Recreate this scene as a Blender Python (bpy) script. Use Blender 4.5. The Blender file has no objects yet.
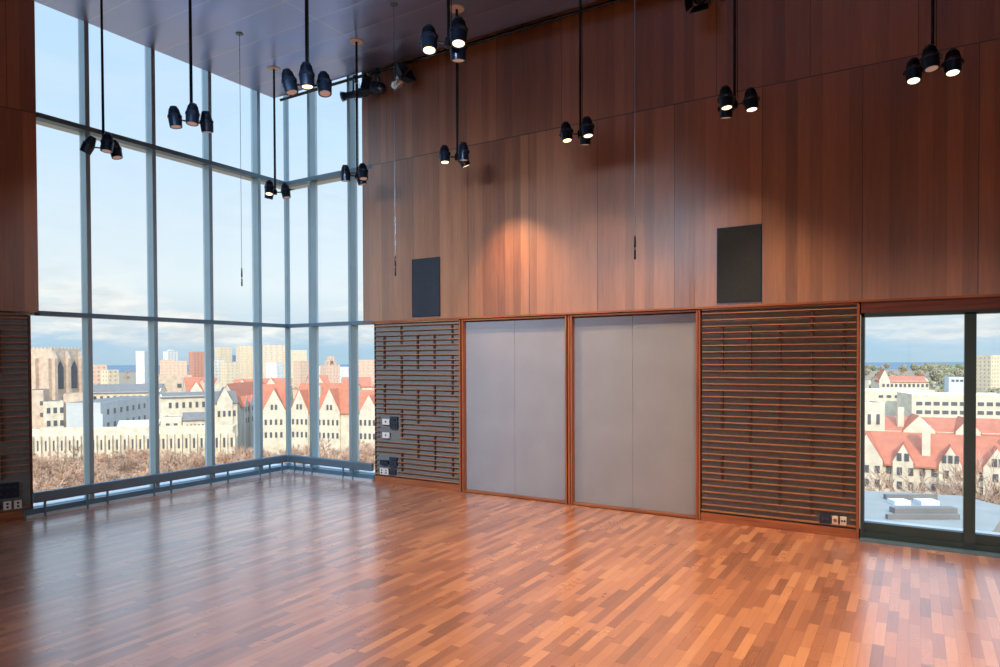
import bpy, math, random
from mathutils import Vector, Matrix, noise
random.seed(7)
sc = bpy.context.scene
col = sc.collection
PI = math.pi
# ------------------------------------------------------------------ camera
CAM = Vector((9.681, -8.462, 2.0))
YAW, PITCH, ROLL, FPX, PY = 0.549215, -0.014915, -0.003813, 679.28, 370.04
fw = Vector((-math.sin(YAW)*math.cos(PITCH), math.cos(YAW)*math.cos(PITCH), math.sin(PITCH)))
r0 = Vector((math.cos(YAW), math.sin(YAW), 0)); u0 = r0.cross(fw)
rt = r0*math.cos(ROLL)+u0*math.sin(ROLL); up = -r0*math.sin(ROLL)+u0*math.cos(ROLL)
cd = bpy.data.cameras.new('camera'); cam = bpy.data.objects.new('camera', cd); col.objects.link(cam)
cd.sensor_width = 36; cd.lens = 36*FPX/1000; cd.shift_y = (PY-333.5)/1000
cd.clip_end = 30000; cd.clip_start = .05
cam.matrix_world = Matrix.Translation(CAM) @ Matrix((rt, up, -fw)).transposed().to_4x4()
sc.camera = cam
sc.view_settings.view_transform = 'Standard'; sc.view_settings.look = 'None'
sc.view_settings.gamma = 1; sc.view_settings.use_curve_mapping = False
sc.view_settings.exposure = 0.0
GROUND = -38.0
FH = Vector((fw.x, fw.y, 0)).normalized()      # horizontal viewing direction
RH = Vector((math.cos(YAW), math.sin(YAW), 0))
def spot_at(px, d):
    """world XY of the point seen in column px at distance d along the view"""
    s = (px-500)/FPX*d
    return Vector((CAM.x, CAM.y, 0))+FH*d+RH*s
def height_at(py, d): return 2.0-(py-359.9)/FPX*d

# ------------------------------------------------------------------ helpers
class MB:
    def __init__(s): s.v=[]; s.f=[]; s.uv=[]
    def box(s,x0,x1,y0,y1,z0,z1):
        b=len(s.v); s.v+=[(x0,y0,z0),(x1,y0,z0),(x1,y1,z0),(x0,y1,z0),(x0,y0,z1),(x1,y0,z1),(x1,y1,z1),(x0,y1,z1)]
        s.f+=[tuple(b+i for i in q) for q in ((0,3,2,1),(4,5,6,7),(0,1,5,4),(1,2,6,5),(2,3,7,6),(3,0,4,7))]
        return s
    def poly(s,pts):
        b=len(s.v); s.v+=[tuple(p) for p in pts]; s.f.append(tuple(range(b,b+len(pts)))); return s
    def prism(s,pts,vec):
        """pts: planar outline, extruded by vec"""
        n=len(pts); b=len(s.v); vec=Vector(vec)
        s.v+=[tuple(p) for p in pts]+[tuple(Vector(p)+vec) for p in pts]
        s.f.append(tuple(b+i for i in reversed(range(n)))); s.f.append(tuple(b+n+i for i in range(n)))
        for i in range(n):
            j=(i+1)%n; s.f.append((b+i,b+j,b+n+j,b+n+i))
        return s
    def tube(s,a,c,r1,r2=None,n=10,cap=True):
        a=Vector(a);c=Vector(c); r2=r1 if r2 is None else r2
        d=(c-a).normalized(); t=Vector((0,0,1)) if abs(d.z)<.9 else Vector((1,0,0))
        e=d.cross(t).normalized(); g=d.cross(e); b=len(s.v)
        for p,r in ((a,r1),(c,r2)):
            for i in range(n):
                w=2*PI*i/n; s.v.append(tuple(p+(e*math.cos(w)+g*math.sin(w))*r))
        for i in range(n):
            j=(i+1)%n; s.f.append((b+i,b+n+i,b+n+j,b+j))
        if cap: s.f.append(tuple(b+i for i in range(n))); s.f.append(tuple(b+n+i for i in reversed(range(n))))
        return s
    def lathe(s,prof,axis_o=(0,0,0),M=None,n=20,closed=True):
        """prof: list (r,z); revolved about local z, then transformed by M"""
        b=len(s.v)
        for r,z in prof:
            for i in range(n):
                w=2*PI*i/n; p=Vector((r*math.cos(w),r*math.sin(w),z))
                if M is not None: p=M@p
                s.v.append(tuple(p+Vector(axis_o)))
        for k in range(len(prof)-1):
            for i in range(n):
                j=(i+1)%n; s.f.append((b+k*n+i,b+k*n+j,b+(k+1)*n+j,b+(k+1)*n+i))
        if closed:
            s.f.append(tuple(b+i for i in reversed(range(n)))); e=b+(len(prof)-1)*n; s.f.append(tuple(e+i for i in range(n)))
        return s
    def mesh(s,name,m,smooth=False):
        me=bpy.data.meshes.new(name); me.from_pydata(s.v,[],s.f); me.materials.append(m)
        me.update()
        if smooth: me.polygons.foreach_set('use_smooth',[True]*len(me.polygons)); me.set_sharp_from_angle(angle=.7)
        return me
    def build(s,name,m,parent=None,smooth=False,bevel=0):
        o=bpy.data.objects.new(name,s.mesh(name,m,smooth)); col.objects.link(o)
        if parent is not None: o.parent=parent
        if bevel:
            b=o.modifiers.new('bevel','BEVEL'); b.width=bevel; b.segments=2; b.limit_method='ANGLE'
        return o
def empty(name,loc=(0,0,0),rz=0):
    o=bpy.data.objects.new(name,None); col.objects.link(o); o.location=loc; o.rotation_euler=(0,0,rz); return o
def tag(o,label=None,cat=None,group=None,kind=None):
    if label: o['label']=label
    if cat: o['category']=cat
    if group: o['group']=group
    if kind: o['kind']=kind
    return o
def structure(o): o['kind']='structure'; return o
def dup_tree(o,parent=None):
    c=o.copy(); col.objects.link(c); c.parent=parent
    for ch in list(o.children): dup_tree(ch,c)
    return c

# ------------------------------------------------------------------ materials
def S(r,g,b):
    f=lambda c:(c/255/12.92) if c/255<=.04045 else ((c/255+.055)/1.055)**2.4
    return (f(r),f(g),f(b),1)
def newmat(name):
    m=bpy.data.materials.new(name); m.use_nodes=True; nt=m.node_tree; nt.nodes.clear()
    out=nt.nodes.new('ShaderNodeOutputMaterial'); b=nt.nodes.new('ShaderNodeBsdfPrincipled')
    nt.links.new(b.outputs[0],out.inputs[0]); return m,nt,b,out
def N(nt,t,**k):
    n=nt.nodes.new(t)
    for a,v in k.items(): setattr(n,a,v)
    return n
def mth(nt,op,a,b=None,c=None):
    n=nt.nodes.new('ShaderNodeMath'); n.operation=op
    for i,x in enumerate((a,b,c)):
        if x is None: continue
        if isinstance(x,(int,float)): n.inputs[i].default_value=x
        else: nt.links.new(x,n.inputs[i])
    return n.outputs[0]
def mixc(nt,f,a,b,mode='MIX'):
    n=nt.nodes.new('ShaderNodeMix'); n.data_type='RGBA'; n.blend_type=mode
    if isinstance(f,(int,float)): n.inputs[0].default_value=f
    else: nt.links.new(f,n.inputs[0])
    for i,x in ((6,a),(7,b)):
        if isinstance(x,tuple): n.inputs[i].default_value=x
        else: nt.links.new(x,n.inputs[i])
    return n.outputs[2]
def ramp(nt,f,stops,interp='LINEAR'):
    n=nt.nodes.new('ShaderNodeValToRGB'); n.color_ramp.interpolation=interp; e=n.color_ramp.elements
    while len(e)<len(stops): e.new(.5)
    for i,(p,c) in enumerate(stops): e[i].position=p; e[i].color=c
    nt.links.new(f,n.inputs[0]); return n.outputs[0]
def obj_xyz(nt):
    tc=N(nt,'ShaderNodeTexCoord'); sp=N(nt,'ShaderNodeSeparateXYZ'); nt.links.new(tc.outputs['Object'],sp.inputs[0]); return tc.outputs['Object'],sp.outputs[0],sp.outputs[1],sp.outputs[2]
def comb(nt,a,b,c):
    n=N(nt,'ShaderNodeCombineXYZ')
    for i,x in enumerate((a,b,c)):
        if isinstance(x,(int,float)): n.inputs[i].default_value=x
        else: nt.links.new(x,n.inputs[i])
    return n.outputs[0]
def wn(nt,v,dim='3D'):
    n=N(nt,'ShaderNodeTexWhiteNoise',noise_dimensions=dim); nt.links.new(v,n.inputs['W' if dim=='1D' else 'Vector']); return n.outputs['Value']
def nz(nt,v,scale,detail=3,rough=.5):
    n=N(nt,'ShaderNodeTexNoise'); n.inputs['Scale'].default_value=scale; n.inputs['Detail'].default_value=detail; n.inputs['Roughness'].default_value=rough
    nt.links.new(v,n.inputs['Vector']); return n.outputs['Fac']
def plain(name,c,rough=.5,metal=0,spec=.5,var=.12,scale=8,bump=0):
    m,nt,b,_=newmat(name); v,x,y,z=obj_xyz(nt); f=nz(nt,v,scale)
    lo=tuple(k*(1-var) for k in c[:3])+(1,); hi=tuple(min(1,k*(1+var)) for k in c[:3])+(1,)
    nt.links.new(ramp(nt,f,[(.3,lo),(.7,hi)]),b.inputs['Base Color'])
    b.inputs['Roughness'].default_value=rough; b.inputs['Metallic'].default_value=metal; b.inputs['Specular IOR Level'].default_value=spec
    if bump:
        bp=N(nt,'ShaderNodeBump'); bp.inputs['Strength'].default_value=bump; nt.links.new(f,bp.inputs['Height']); nt.links.new(bp.outputs[0],b.inputs['Normal'])
    return m
def emis(name,c,s):
    m,nt,b,_=newmat(name); b.inputs['Base Color'].default_value=(.8,.7,.6,1); b.inputs['Emission Color'].default_value=c; b.inputs['Emission Strength'].default_value=s; return m

def wood_wall(name, x_up, x_lo, zseam=5.2, pitch=1.045):
    """vertical veneer strips with panel joints"""
    m,nt,b,_=newmat(name); v,x,y,z=obj_xyz(nt)
    up_=mth(nt,'GREATER_THAN',z,zseam)
    off=mth(nt,'ADD',mth(nt,'MULTIPLY',up_,x_up),mth(nt,'MULTIPLY',mth(nt,'SUBTRACT',1,up_),x_lo))
    u=mth(nt,'DIVIDE',mth(nt,'SUBTRACT',x,off),pitch); pan=mth(nt,'FLOOR',u); fr=mth(nt,'FRACT',u)
    strip=mth(nt,'FLOOR',mth(nt,'MULTIPLY',fr,8)); 
    r1=wn(nt,comb(nt,pan,strip,up_)); r2=wn(nt,comb(nt,pan,up_,3.3))
    mp=N(nt,'ShaderNodeMapping'); mp.inputs['Scale'].default_value=(1,1,.06); nt.links.new(v,mp.inputs[0])
    addv=N(nt,'ShaderNodeVectorMath',operation='ADD'); nt.links.new(mp.outputs[0],addv.inputs[0]); nt.links.new(comb(nt,mth(nt,'MULTIPLY',r1,9.),0.,mth(nt,'MULTIPLY',r1,7.)),addv.inputs[1])
    g=nz(nt,addv.outputs[0],34,7,.68); g2=nz(nt,addv.outputs[0],6,3)
    t=mth(nt,'ADD',mth(nt,'ADD',mth(nt,'MULTIPLY',r1,.42),mth(nt,'MULTIPLY',g,.75)),mth(nt,'ADD',mth(nt,'MULTIPLY',g2,.5),mth(nt,'MULTIPLY',r2,.15)))
    c=ramp(nt,mth(nt,'DIVIDE',t,1.6),[(.25,(.10,.028,.012,1)),(.5,(.27,.102,.040,1)),(.75,(.44,.19,.085,1))])
    line=mth(nt,'MAXIMUM',mth(nt,'LESS_THAN',fr,.008),mth(nt,'LESS_THAN',mth(nt,'ABSOLUTE',mth(nt,'SUBTRACT',z,zseam)),.007))
    nt.links.new(mixc(nt,line,c,(.012,.006,.004,1)),b.inputs['Base Color'])
    nt.links.new(mth(nt,'ADD',.36,mth(nt,'MULTIPLY',g,.12)),b.inputs['Roughness'])
    b.inputs['Specular IOR Level'].default_value=.6; b.inputs['Coat Weight'].default_value=1.0; b.inputs['Coat Roughness'].default_value=.36; b.inputs['Coat IOR'].default_value=2.0
    bp=N(nt,'ShaderNodeBump'); bp.inputs['Strength'].default_value=.06; bp.inputs['Distance'].default_value=.01; nt.links.new(mth(nt,'SUBTRACT',g,mth(nt,'MULTIPLY',line,2)),bp.inputs['Height']); nt.links.new(bp.outputs[0],b.inputs['Normal'])
    return m
def wood(name,c1,c2,c3,rough=.4,axis=2):
    m,nt,b,_=newmat(name); v,x,y,z=obj_xyz(nt)
    mp=N(nt,'ShaderNodeMapping'); s=[1,1,1]; s[axis]=.06; mp.inputs['Scale'].default_value=s; nt.links.new(v,mp.inputs[0])
    g=nz(nt,mp.outputs[0],28,5,.6)
    nt.links.new(ramp(nt,g,[(.3,c1),(.5,c2),(.7,c3)]),b.inputs['Base Color']); b.inputs['Roughness'].default_value=rough
    return m
def floor_mat():
    m,nt,b,_=newmat('parquet'); v,x,y,z=obj_xyz(nt); W,L=.072,.48
    u=mth(nt,'DIVIDE',x,W); row=mth(nt,'FLOOR',u); fu=mth(nt,'FRACT',u)
    w=mth(nt,'ADD',mth(nt,'DIVIDE',y,L),mth(nt,'MULTIPLY',wn(nt,row,'1D'),13.7)); cl=mth(nt,'FLOOR',w); fv=mth(nt,'FRACT',w)
    r=wn(nt,comb(nt,row,cl,0.)); r2=wn(nt,comb(nt,row,cl,5.))
    mp=N(nt,'ShaderNodeMapping'); mp.inputs['Scale'].default_value=(1,.07,1); nt.links.new(v,mp.inputs[0])
    addv=N(nt,'ShaderNodeVectorMath',operation='ADD'); nt.links.new(mp.outputs[0],addv.inputs[0]); nt.links.new(comb(nt,mth(nt,'MULTIPLY',r,9.),mth(nt,'MULTIPLY',r2,7.),0.),addv.inputs[1])
    g=nz(nt,addv.outputs[0],45,5,.6); big=nz(nt,v,.8,2)
    t=mth(nt,'ADD',mth(nt,'ADD',mth(nt,'MULTIPLY',r,.62),mth(nt,'MULTIPLY',g,.3)),mth(nt,'MULTIPLY',big,.2))
    c=ramp(nt,t,[(.15,(.20,.085,.055,1)),(.42,(.36,.145,.085,1)),(.68,(.47,.20,.11,1)),(.95,(.64,.31,.165,1))])
    e=mth(nt,'MAXIMUM',mth(nt,'LESS_THAN',fu,.03),mth(nt,'LESS_THAN',fv,.006))
    nt.links.new(mixc(nt,mth(nt,'MULTIPLY',e,.5),c,(.04,.015,.01,1)),b.inputs['Base Color'])
    sm=nz(nt,v,1.7,4,.6)
    nt.links.new(mth(nt,'ADD',mth(nt,'ADD',.2,mth(nt,'MULTIPLY',r2,.09)),mth(nt,'MULTIPLY',sm,.14)),b.inputs['Roughness'])
    b.inputs['Specular IOR Level'].default_value=.6; b.inputs['Coat Weight'].default_value=1; b.inputs['Coat Roughness'].default_value=.22; b.inputs['Coat IOR'].default_value=2.1
    bp=N(nt,'ShaderNodeBump'); bp.inputs['Strength'].default_value=.04; bp.inputs['Distance'].default_value=.004; nt.links.new(mth(nt,'ADD',mth(nt,'MULTIPLY',r,.5),mth(nt,'MULTIPLY',g,.3)),bp.inputs['Height']); nt.links.new(bp.outputs[0],b.inputs['Normal'])
    return m
def ceil_mat():
    m,nt,b,_=newmat('ceiling_metal'); v,x,y,z=obj_xyz(nt)
    fy=mth(nt,'FRACT',mth(nt,'DIVIDE',mth(nt,'ADD',y,.25),.532)); fx=mth(nt,'FRACT',mth(nt,'DIVIDE',mth(nt,'SUBTRACT',x,2.72),3.52))
    iy=mth(nt,'FLOOR',mth(nt,'DIVIDE',mth(nt,'ADD',y,.25),.532))
    ln=mth(nt,'MAXIMUM',mth(nt,'LESS_THAN',fy,.022),mth(nt,'LESS_THAN',fx,.004))
    pv=wn(nt,iy,'1D')
    base=mixc(nt,pv,(.40,.47,.78,1),(.46,.52,.82,1))
    nt.links.new(mixc(nt,mth(nt,'MULTIPLY',ln,.6),base,(.75,.75,.8,1)),b.inputs['Base Color'])
    b.inputs['Metallic'].default_value=.85
    b.inputs['Roughness'].default_value=.30
    mp=N(nt,'ShaderNodeMapping'); mp.inputs['Scale'].default_value=(.55,1.3,1); nt.links.new(v,mp.inputs[0])
    n1=nz(nt,mp.outputs[0],1.1,1)
    pil=mth(nt,'MULTIPLY',mth(nt,'MULTIPLY',fy,mth(nt,'SUBTRACT',1,fy)),.5)
    bp=N(nt,'ShaderNodeBump'); bp.inputs['Strength'].default_value=.8; bp.inputs['Distance'].default_value=.06; nt.links.new(mth(nt,'ADD',n1,pil),bp.inputs['Height']); nt.links.new(bp.outputs[0],b.inputs['Normal'])
    return m
def glass_mat():
    m,nt,b,out=newmat('pane_glass'); nt.nodes.remove(b)
    t=N(nt,'ShaderNodeBsdfTransparent'); t.inputs[0].default_value=(.96,.98,.98,1)
    g=N(nt,'ShaderNodeBsdfGlossy'); g.inputs['Roughness'].default_value=.02
    fr=N(nt,'ShaderNodeFresnel'); fr.inputs[0].default_value=1.35
    mx=N(nt,'ShaderNodeMixShader'); ge=N(nt,'ShaderNodeNewGeometry'); nt.links.new(mth(nt,'MULTIPLY',fr.outputs[0],mth(nt,'SUBTRACT',1,ge.outputs['Backfacing'])),mx.inputs[0]); nt.links.new(t.outputs[0],mx.inputs[1]); nt.links.new(g.outputs[0],mx.inputs[2]); nt.links.new(mx.outputs[0],out.inputs[0])
    return m
def facade(name,wall,win,su=4.,sv=3.4,wu=.35,wv=.45,var=.12):
    """masonry with rows of dark window openings, laid out in metres along the wall"""
    m,nt,b,_=newmat(name); v,x,y,z=obj_xyz(nt)
    ge=N(nt,'ShaderNodeNewGeometry'); 
    h=mth(nt,'ADD',x,y)
    fu=mth(nt,'FRACT',mth(nt,'DIVIDE',h,su)); fv=mth(nt,'FRACT',mth(nt,'DIVIDE',z,sv))
    k=mth(nt,'MULTIPLY',mth(nt,'LESS_THAN',mth(nt,'ABSOLUTE',mth(nt,'SUBTRACT',fu,.5)),wu/2),mth(nt,'LESS_THAN',mth(nt,'ABSOLUTE',mth(nt,'SUBTRACT',fv,.5)),wv/2))
    spn=N(nt,'ShaderNodeSeparateXYZ'); nt.links.new(ge.outputs['Normal'],spn.inputs[0])
    k=mth(nt,'MULTIPLY',k,mth(nt,'LESS_THAN',mth(nt,'ABSOLUTE',spn.outputs[2]),.5))
    f=nz(nt,v,.35,4)
    lo=tuple(q*(1-var) for q in wall[:3])+(1,); hi=tuple(min(1,q*(1+var)) for q in wall[:3])+(1,)
    nt.links.new(mixc(nt,k,ramp(nt,f,[(.3,lo),(.7,hi)]),win),b.inputs['Base Color']); b.inputs['Roughness'].default_value=.85
    return m
M={}
M['wall']=wood_wall('veneer_wall',2.37,2.90)
M['wall_left']=wood_wall('veneer_wall_left',.3,.8)
M['floor']=floor_mat(); M['ceil']=ceil_mat(); M['glass']=glass_mat()
M['alu']=plain('anodised_aluminium',S(152,172,180),.38,.55,.5,.05,3)
M['alu_dark']=plain('dark_anodised_aluminium',S(104,130,146),.4,.5,.5,.05,3)
M['rail']=plain('grey_rail_metal',S(104,124,138),.4,.5,.5,.05,3)
M['alu_white']=plain('pale_aluminium',S(205,212,216),.45,.3,.5,.05,3)
M['green_frame']=plain('dark_green_frame',S(52,66,66),.4,.3,.5,.08,3)
M['spacer']=wood('shaded_spacer_wood',(.05,.02,.014,1),(.08,.034,.022,1),(.11,.05,.03,1),.5,2)  # wood darkened so the spacers look shaded between the slats
M['slat']=wood('slat_wood',(.24,.10,.05,1),(.36,.16,.08,1),(.46,.21,.11,1),.42,0)
M['trimwood']=wood('trim_wood',(.22,.062,.026,1),(.32,.10,.04,1),(.42,.15,.06,1),.38,2)
M['trimwoodx']=wood('trim_wood_long',(.22,.062,.026,1),(.32,.10,.04,1),(.42,.15,.06,1),.38,0)
M['redwood']=wood('header_wood',(.08,.018,.012,1),(.12,.03,.018,1),(.17,.045,.025,1),.4,0)
M['felt']=plain('charcoal_felt',S(124,125,124),.9,0,.2,.1,30,.05)
M['fabric']=plain('grey_acoustic_fabric',S(146,149,155),.85,0,.25,.05,2.5,.02)
M['grille']=plain('speaker_cloth',S(48,54,62),.8,0,.3,.12,40)
M['blackmetal']=plain('black_metal',S(30,50,74),.32,.5,.6,.2,20)  # black metal tinted blue; the reflected haze is put into the colour
M['blackgloss']=plain('black_gloss',S(22,26,32),.25,.2,.6,.2,20)
M['chrome']=plain('bright_metal',S(200,205,210),.2,.9,.5,.05,10)
M['white']=plain('white_plastic',S(225,222,218),.45,0,.5,.03,5)
M['socket']=plain('dark_socket',S(60,50,52),.5)
M['lens']=emis('lamp_lens',(1,.72,.42,1),2.6)
M['lens_dim']=emis('lamp_lens_dim',(1,.55,.42,1),.3); M['lens_dim'].node_tree.nodes['Principled BSDF'].inputs['Base Color'].default_value=(.12,.08,.07,1)
M['dark']=plain('shadow_gap_black',S(20,16,16),.8)
M['rear']=plain('rear_wall_paint',S(150,110,90),.6)

# ------------------------------------------------------------------ room shell
ZC=6.63; ZR=7.15; WB=2.64
DIRL=Vector((-math.sin(math.radians(16.5)),-math.cos(math.radians(16.5)),0))  # the left wall runs this way
P0=Vector((0,-4.07,0))
YREAR=-12.5; LL=(YREAR-P0.y)/DIRL.y; PL=P0+DIRL*LL
fl=MB().prism([(-.0,.0,-.2),(0,-4.2,-.2),(PL.x-.3,YREAR,-.2),(14.2,YREAR,-.2),(14.2,.0,-.2)],(0,0,.2)).build('floor',M['floor']); structure(fl)
ce=MB().prism([(0,-.25,ZC),(0,-4.1,ZC),(PL.x,YREAR,ZC),(14.2,YREAR,ZC),(14.2,-.25,ZC)],(0,0,.1)).build('ceiling',M['ceil']); structure(ce)
rf=MB().prism([(-.2,.2,ZR),(-.2,-4.2,ZR),(PL.x-.3,YREAR-.2,ZR),(14.4,YREAR-.2,ZR),(14.4,.4,ZR)],(0,0,.3)).build('roof_slab',M['dark']); structure(rf)
# rear and side walls, out of view, close the room
rw=MB(); rw.box(PL.x-.4,14.4,YREAR-.25,YREAR,-.2,.25); rw.box(PL.x-.4,14.4,YREAR-.25,YREAR,2.6,ZR); rw.box(PL.x-.4,-1.5,YREAR-.25,YREAR,.25,2.6); rw.box(13.2,14.4,YREAR-.25,YREAR,.25,2.6)
structure(rw.build('wall_rear',M['rear']))
w4=empty('added_window_4'); structure(w4)  # rear window added out of view to bring daylight into the room
for i in range(9):
    x=-1.5+i*1.8375; MB().box(x-.04,x+.04,YREAR-.2,YREAR-.05,.25,2.6).build('mullion',M['green_frame'],w4)
    if i<8: MB().box(x+.04,x+1.7975,YREAR-.13,YREAR-.12,.25,2.6).build('glass_pane',M['glass'],w4)
structure(MB().box(14.2,14.4,YREAR,.3,-.2,ZR).build('wall_side',M['rear']))
# wood wall on the right: upper veneer face and the build-up behind the panels
w=structure(MB().box(1.84,14.2,0,.12,WB,ZR).build('wall_right',M['wall']))
bk=MB(); bk.box(1.97,9.165,.12,.34,-.2,ZR); bk.box(9.165,14.2,.13,.34,2.5,ZR)
bk.build('backing_wall',M['dark'],w)
MB().box(1.84,14.2,-.012,.1,2.622,2.645).build('edge_strip',M['trimwoodx'],w)
# left wall, angled away from the glass (local x runs from the glass edge outwards)
wl=empty('wall_left',P0,math.atan2(DIRL.y,DIRL.x)); structure(wl)
# local +x = along wall away from glass ; room side is local +y
MB().box(0,LL+.1,-.3,0,WB,ZR).build('veneer_panel',M['wall_left'],wl)
MB().box(.1,LL+.1,-.4,-.12,-.2,WB).build('backing_wall',M['felt'],wl)

# ------------------------------------------------------------------ curtain wall
def curtain(name, along, sign, ms, length, corner=False):
    """glass wall; local x runs along the wall from the corner, local y points into the room"""
    root=empty(name); structure(root)
    def bx(mb,a0,a1,d0,d1,z0,z1):
        # a along wall, d depth outwards (positive = outside)
        if along=='y': mb.box(-d1,-d0,-a1,-a0,z0,z1)
        else: mb.box(a0,a1,d0,d1,z0,z1)
        return mb
    G=.135
    ed=[-.10]+ms+[length]
    levels=[(.1,2.60),(2.66,5.155),(5.22,ZR)]
    for i in range(len(ed)-1):
        for z0,z1 in levels:
            bx(MB(),ed[i],ed[i+1],G-.006,G+.006,z0,z1).build('glass_pane',M['glass'],root)
    for m in ms:
        bx(MB(),m-.03,m+.03,0.0,G,.1,ZR).build('mullion',M['alu'],root,bevel=.004)
        bx(MB(),m-.012,m+.012,G,G+.06,.1,ZR).build('outer_cap',M['alu_white'],root)
    for z0,z1,nm in ((2.60,2.66,'transom'),(5.155,5.22,'transom')):
        a0=.0 if along=='y' else 0.0
        bx(MB(),a0-.1,min(length,4.06),-.004,G,z0,z1).build(nm,M['alu_dark'],root)
        bx(MB(),a0-.33,length,G,.34,z0+.012,z1-.005).build('outer_ledge',M['alu_white'],root)
    # floor trim, heater cover, foot frame, outside sill
    if along=='y':
        e=-.0
        bx(MB(),.0,length,-.05,.0,0,.035).build('floor_trim',M['alu_white'],root)
        bx(MB(),.0,length,.0,.10,0,.105).build('foot_frame',M['alu_dark'],root)
        bx(MB(),-.35,length,.15,.75,-.12,.03).build('outer_sill',M['alu_white'],root)
    else:
        bx(MB(),.05,length,-.05,.0,0,.035).build('floor_trim',M['alu_white'],root)
        bx(MB(),-.1,length,.0,.10,0,.105).build('foot_frame',M['alu_dark'],root)
        bx(MB(),-.15,length,.15,.75,-.12,.03).build('outer_sill',M['alu_white'],root)
    MB_=bx(MB(),-.1,length,.10,.17,-.05,.11); MB_.build('sill_frame',M['alu'],root)
    return root
ms=[.58,1.53,2.48,3.43]
cw=curtain('window_1','y',-1,ms,4.25)
cb=curtain('window_2','x',1,[.58,1.53],2.05)
# corner post
MB().box(-.15,-.08,.08,.15,-.05,ZR).build('corner_post',M['alu'],cb,bevel=.004)
MB().box(-.35,-.15,.15,.35,ZR-.1,ZR+.1).build('corner_cap',M['alu_white'],cb)
# hand-height rail along the glass: one rail round the corner on paired posts
rail=tag(empty('heating_rail'),'long grey metal rail on short posts low along the corner glass','rail')
rb=MB()
rb.prism([(.02,-4.2,.19),(.085,-4.2,.19),(.085,-.085,.185),(2.075,-.085,.175),(2.075,-.02,.175),(.02,-.02,.185)],(0,0,.135))
rb.build('rail_bar',M['rail'],rail,bevel=.02)
for m in (.18,.45,.66,1.3,1.62,2.3,2.57,3.25,3.52,4.05):
    MB().box(.035,.055,-m-.012,-m+.012,0,.2).build('post',M['alu_dark'],rail)
for m in (.22,.45,.66,1.40,1.62):
    MB().box(m-.012,m+.012,-.055,-.035,0,.2).build('post',M['alu_dark'],rail)

# ------------------------------------------------------------------ window at the right
w3=empty('window_3'); structure(w3)
MB().box(9.165,14.2,.0,.12,2.5,WB).build('header_board',M['redwood'],w3)
MB().box(9.165,9.20,.0,.13,.0,2.5).build('jamb',M['green_frame'],w3)
MB().box(9.158,9.166,-.01,.10,.12,2.48).build('jamb_edge',M['alu_white'],w3)
MB().box(9.165,14.2,.0,.13,2.455,2.5).build('head_frame',M['green_frame'],w3)
fb=MB(); fb.box(9.165,14.2,.02,.13,.0,.085); fb.box(9.2,14.2,.045,.13,.085,.185); fb.build('foot_frame',M['green_frame'],w3)
MB().box(9.165,14.2,-.10,.02,0,.022).build('threshold',M['alu_dark'],w3)
for m in (10.16,11.16,12.16,13.16):
    MB().box(m-.05,m+.05,-.0,.13,.085,2.47).build('mullion',M['green_frame'],w3)
ed=[9.2,10.16,11.16,12.16,13.16,14.2]
for i in range(5): MB().box(ed[i],ed[i+1],.094,.106,.18,2.46).build('glass_pane',M['glass'],w3)
MB().box(9.165,14.2,.14,.42,.06,.15).build('outer_sill',M['alu_white'],w3)

# ------------------------------------------------------------------ slatted screens
PITCHZ=.0785
COLS={'A':[(2,9),(12,18),(22,26)],'B':[(0,4),(6,14),(17,23),(26,30)],'C':[(2,9),(13,20),(22,27)],'D':[(2,9),(12,18),(22,29)]}
def slat_screen(root,x0,x1,cols,cuts,y0=0.0,back=.05,sgn=1):
    """x along wall, slat edges at y0, backing at y0+back*sgn (sgn=+1: wall is towards +y)"""
    def by(a,b): return (y0+a,y0+b) if sgn>0 else (y0-b,y0-a)
    def bb(mb,x0,x1,a,b,z0,z1): p,q=by(a,b); return mb.box(x0,x1,p,q,z0,z1)
    bb(MB(),x0,x1,back,back+.02,0.0,2.6).build('backing',M['felt'],root)
    s=MB()
    for k in range(31):
        z=2.56-PITCHZ*k; segs=[(x0+.012,x1-.012)]
        for c0,c1,z0,z1 in cuts:
            if z0-.02<z<z1+.02:
                n=[]
                for a,b in segs:
                    if c1<=a or c0>=b: n.append((a,b)); continue
                    if c0>a: n.append((a,c0))
                    if c1<b: n.append((c1,b))
                segs=n
        for a,b in segs: bb(s,a,b,0,.032,z-.0065,z+.0065)
    bb(s,x0+.012,x1-.012,0,.05,2.60,2.618)
    s.build('slats',M['slat'],root)
    for off,key in cols:
        for k0,k1 in COLS[key]:
            sp=MB()
            x=x0+off if x1>x0 else x0
            zz0,zz1=2.56-PITCHZ*k1,2.56-PITCHZ*k0
            if any(c0-.02<x<c1+.02 and zz0<z1 and zz1>z0 for c0,c1,z0,z1 in cuts):
                zs=[c for c in cuts if c[0]-.02<x<c[1]+.02 and zz0<c[3] and zz1>c[2]]
                zz0=max(zz0,max(c[3] for c in zs)+.01)
                if zz0>=zz1: continue
            bb(sp,x-.012,x+.012,.012,.045,zz0,zz1); sp.build('spacer',M['spacer'],root)
    bb(MB(),x0,x1,-.004,back,0,.10).build('base_board',M['trimwoodx'],root)
    bb(MB(),x0,x1,0,back,.125,.143).build('bottom_rail',M['slat'],root)
def plate(root_loc,label,w,h,kind,parts=True):
    pass
s1=tag(empty('slatted_screen'),'horizontal wood slatted screen beside the glass corner, pale grey backing','slatted screen')
cut1=[(2.17,2.6,.70,1.10),(2.12,2.55,.12,.45)]
slat_screen(s1,2.07,3.79,[(.20,'A'),(.56,'B'),(.89,'C'),(1.22,'D'),(1.56,'B')],cut1)
MB().box(3.775,3.80,-.012,.115,0,2.6).build('edge_post',M['trimwood'],s1)
s2=tag(empty('slatted_screen'),'dark reddish slatted screen between the grey panels and right window','slatted screen')
cut2=[(8.72,9.07,.12,.24)]
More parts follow.
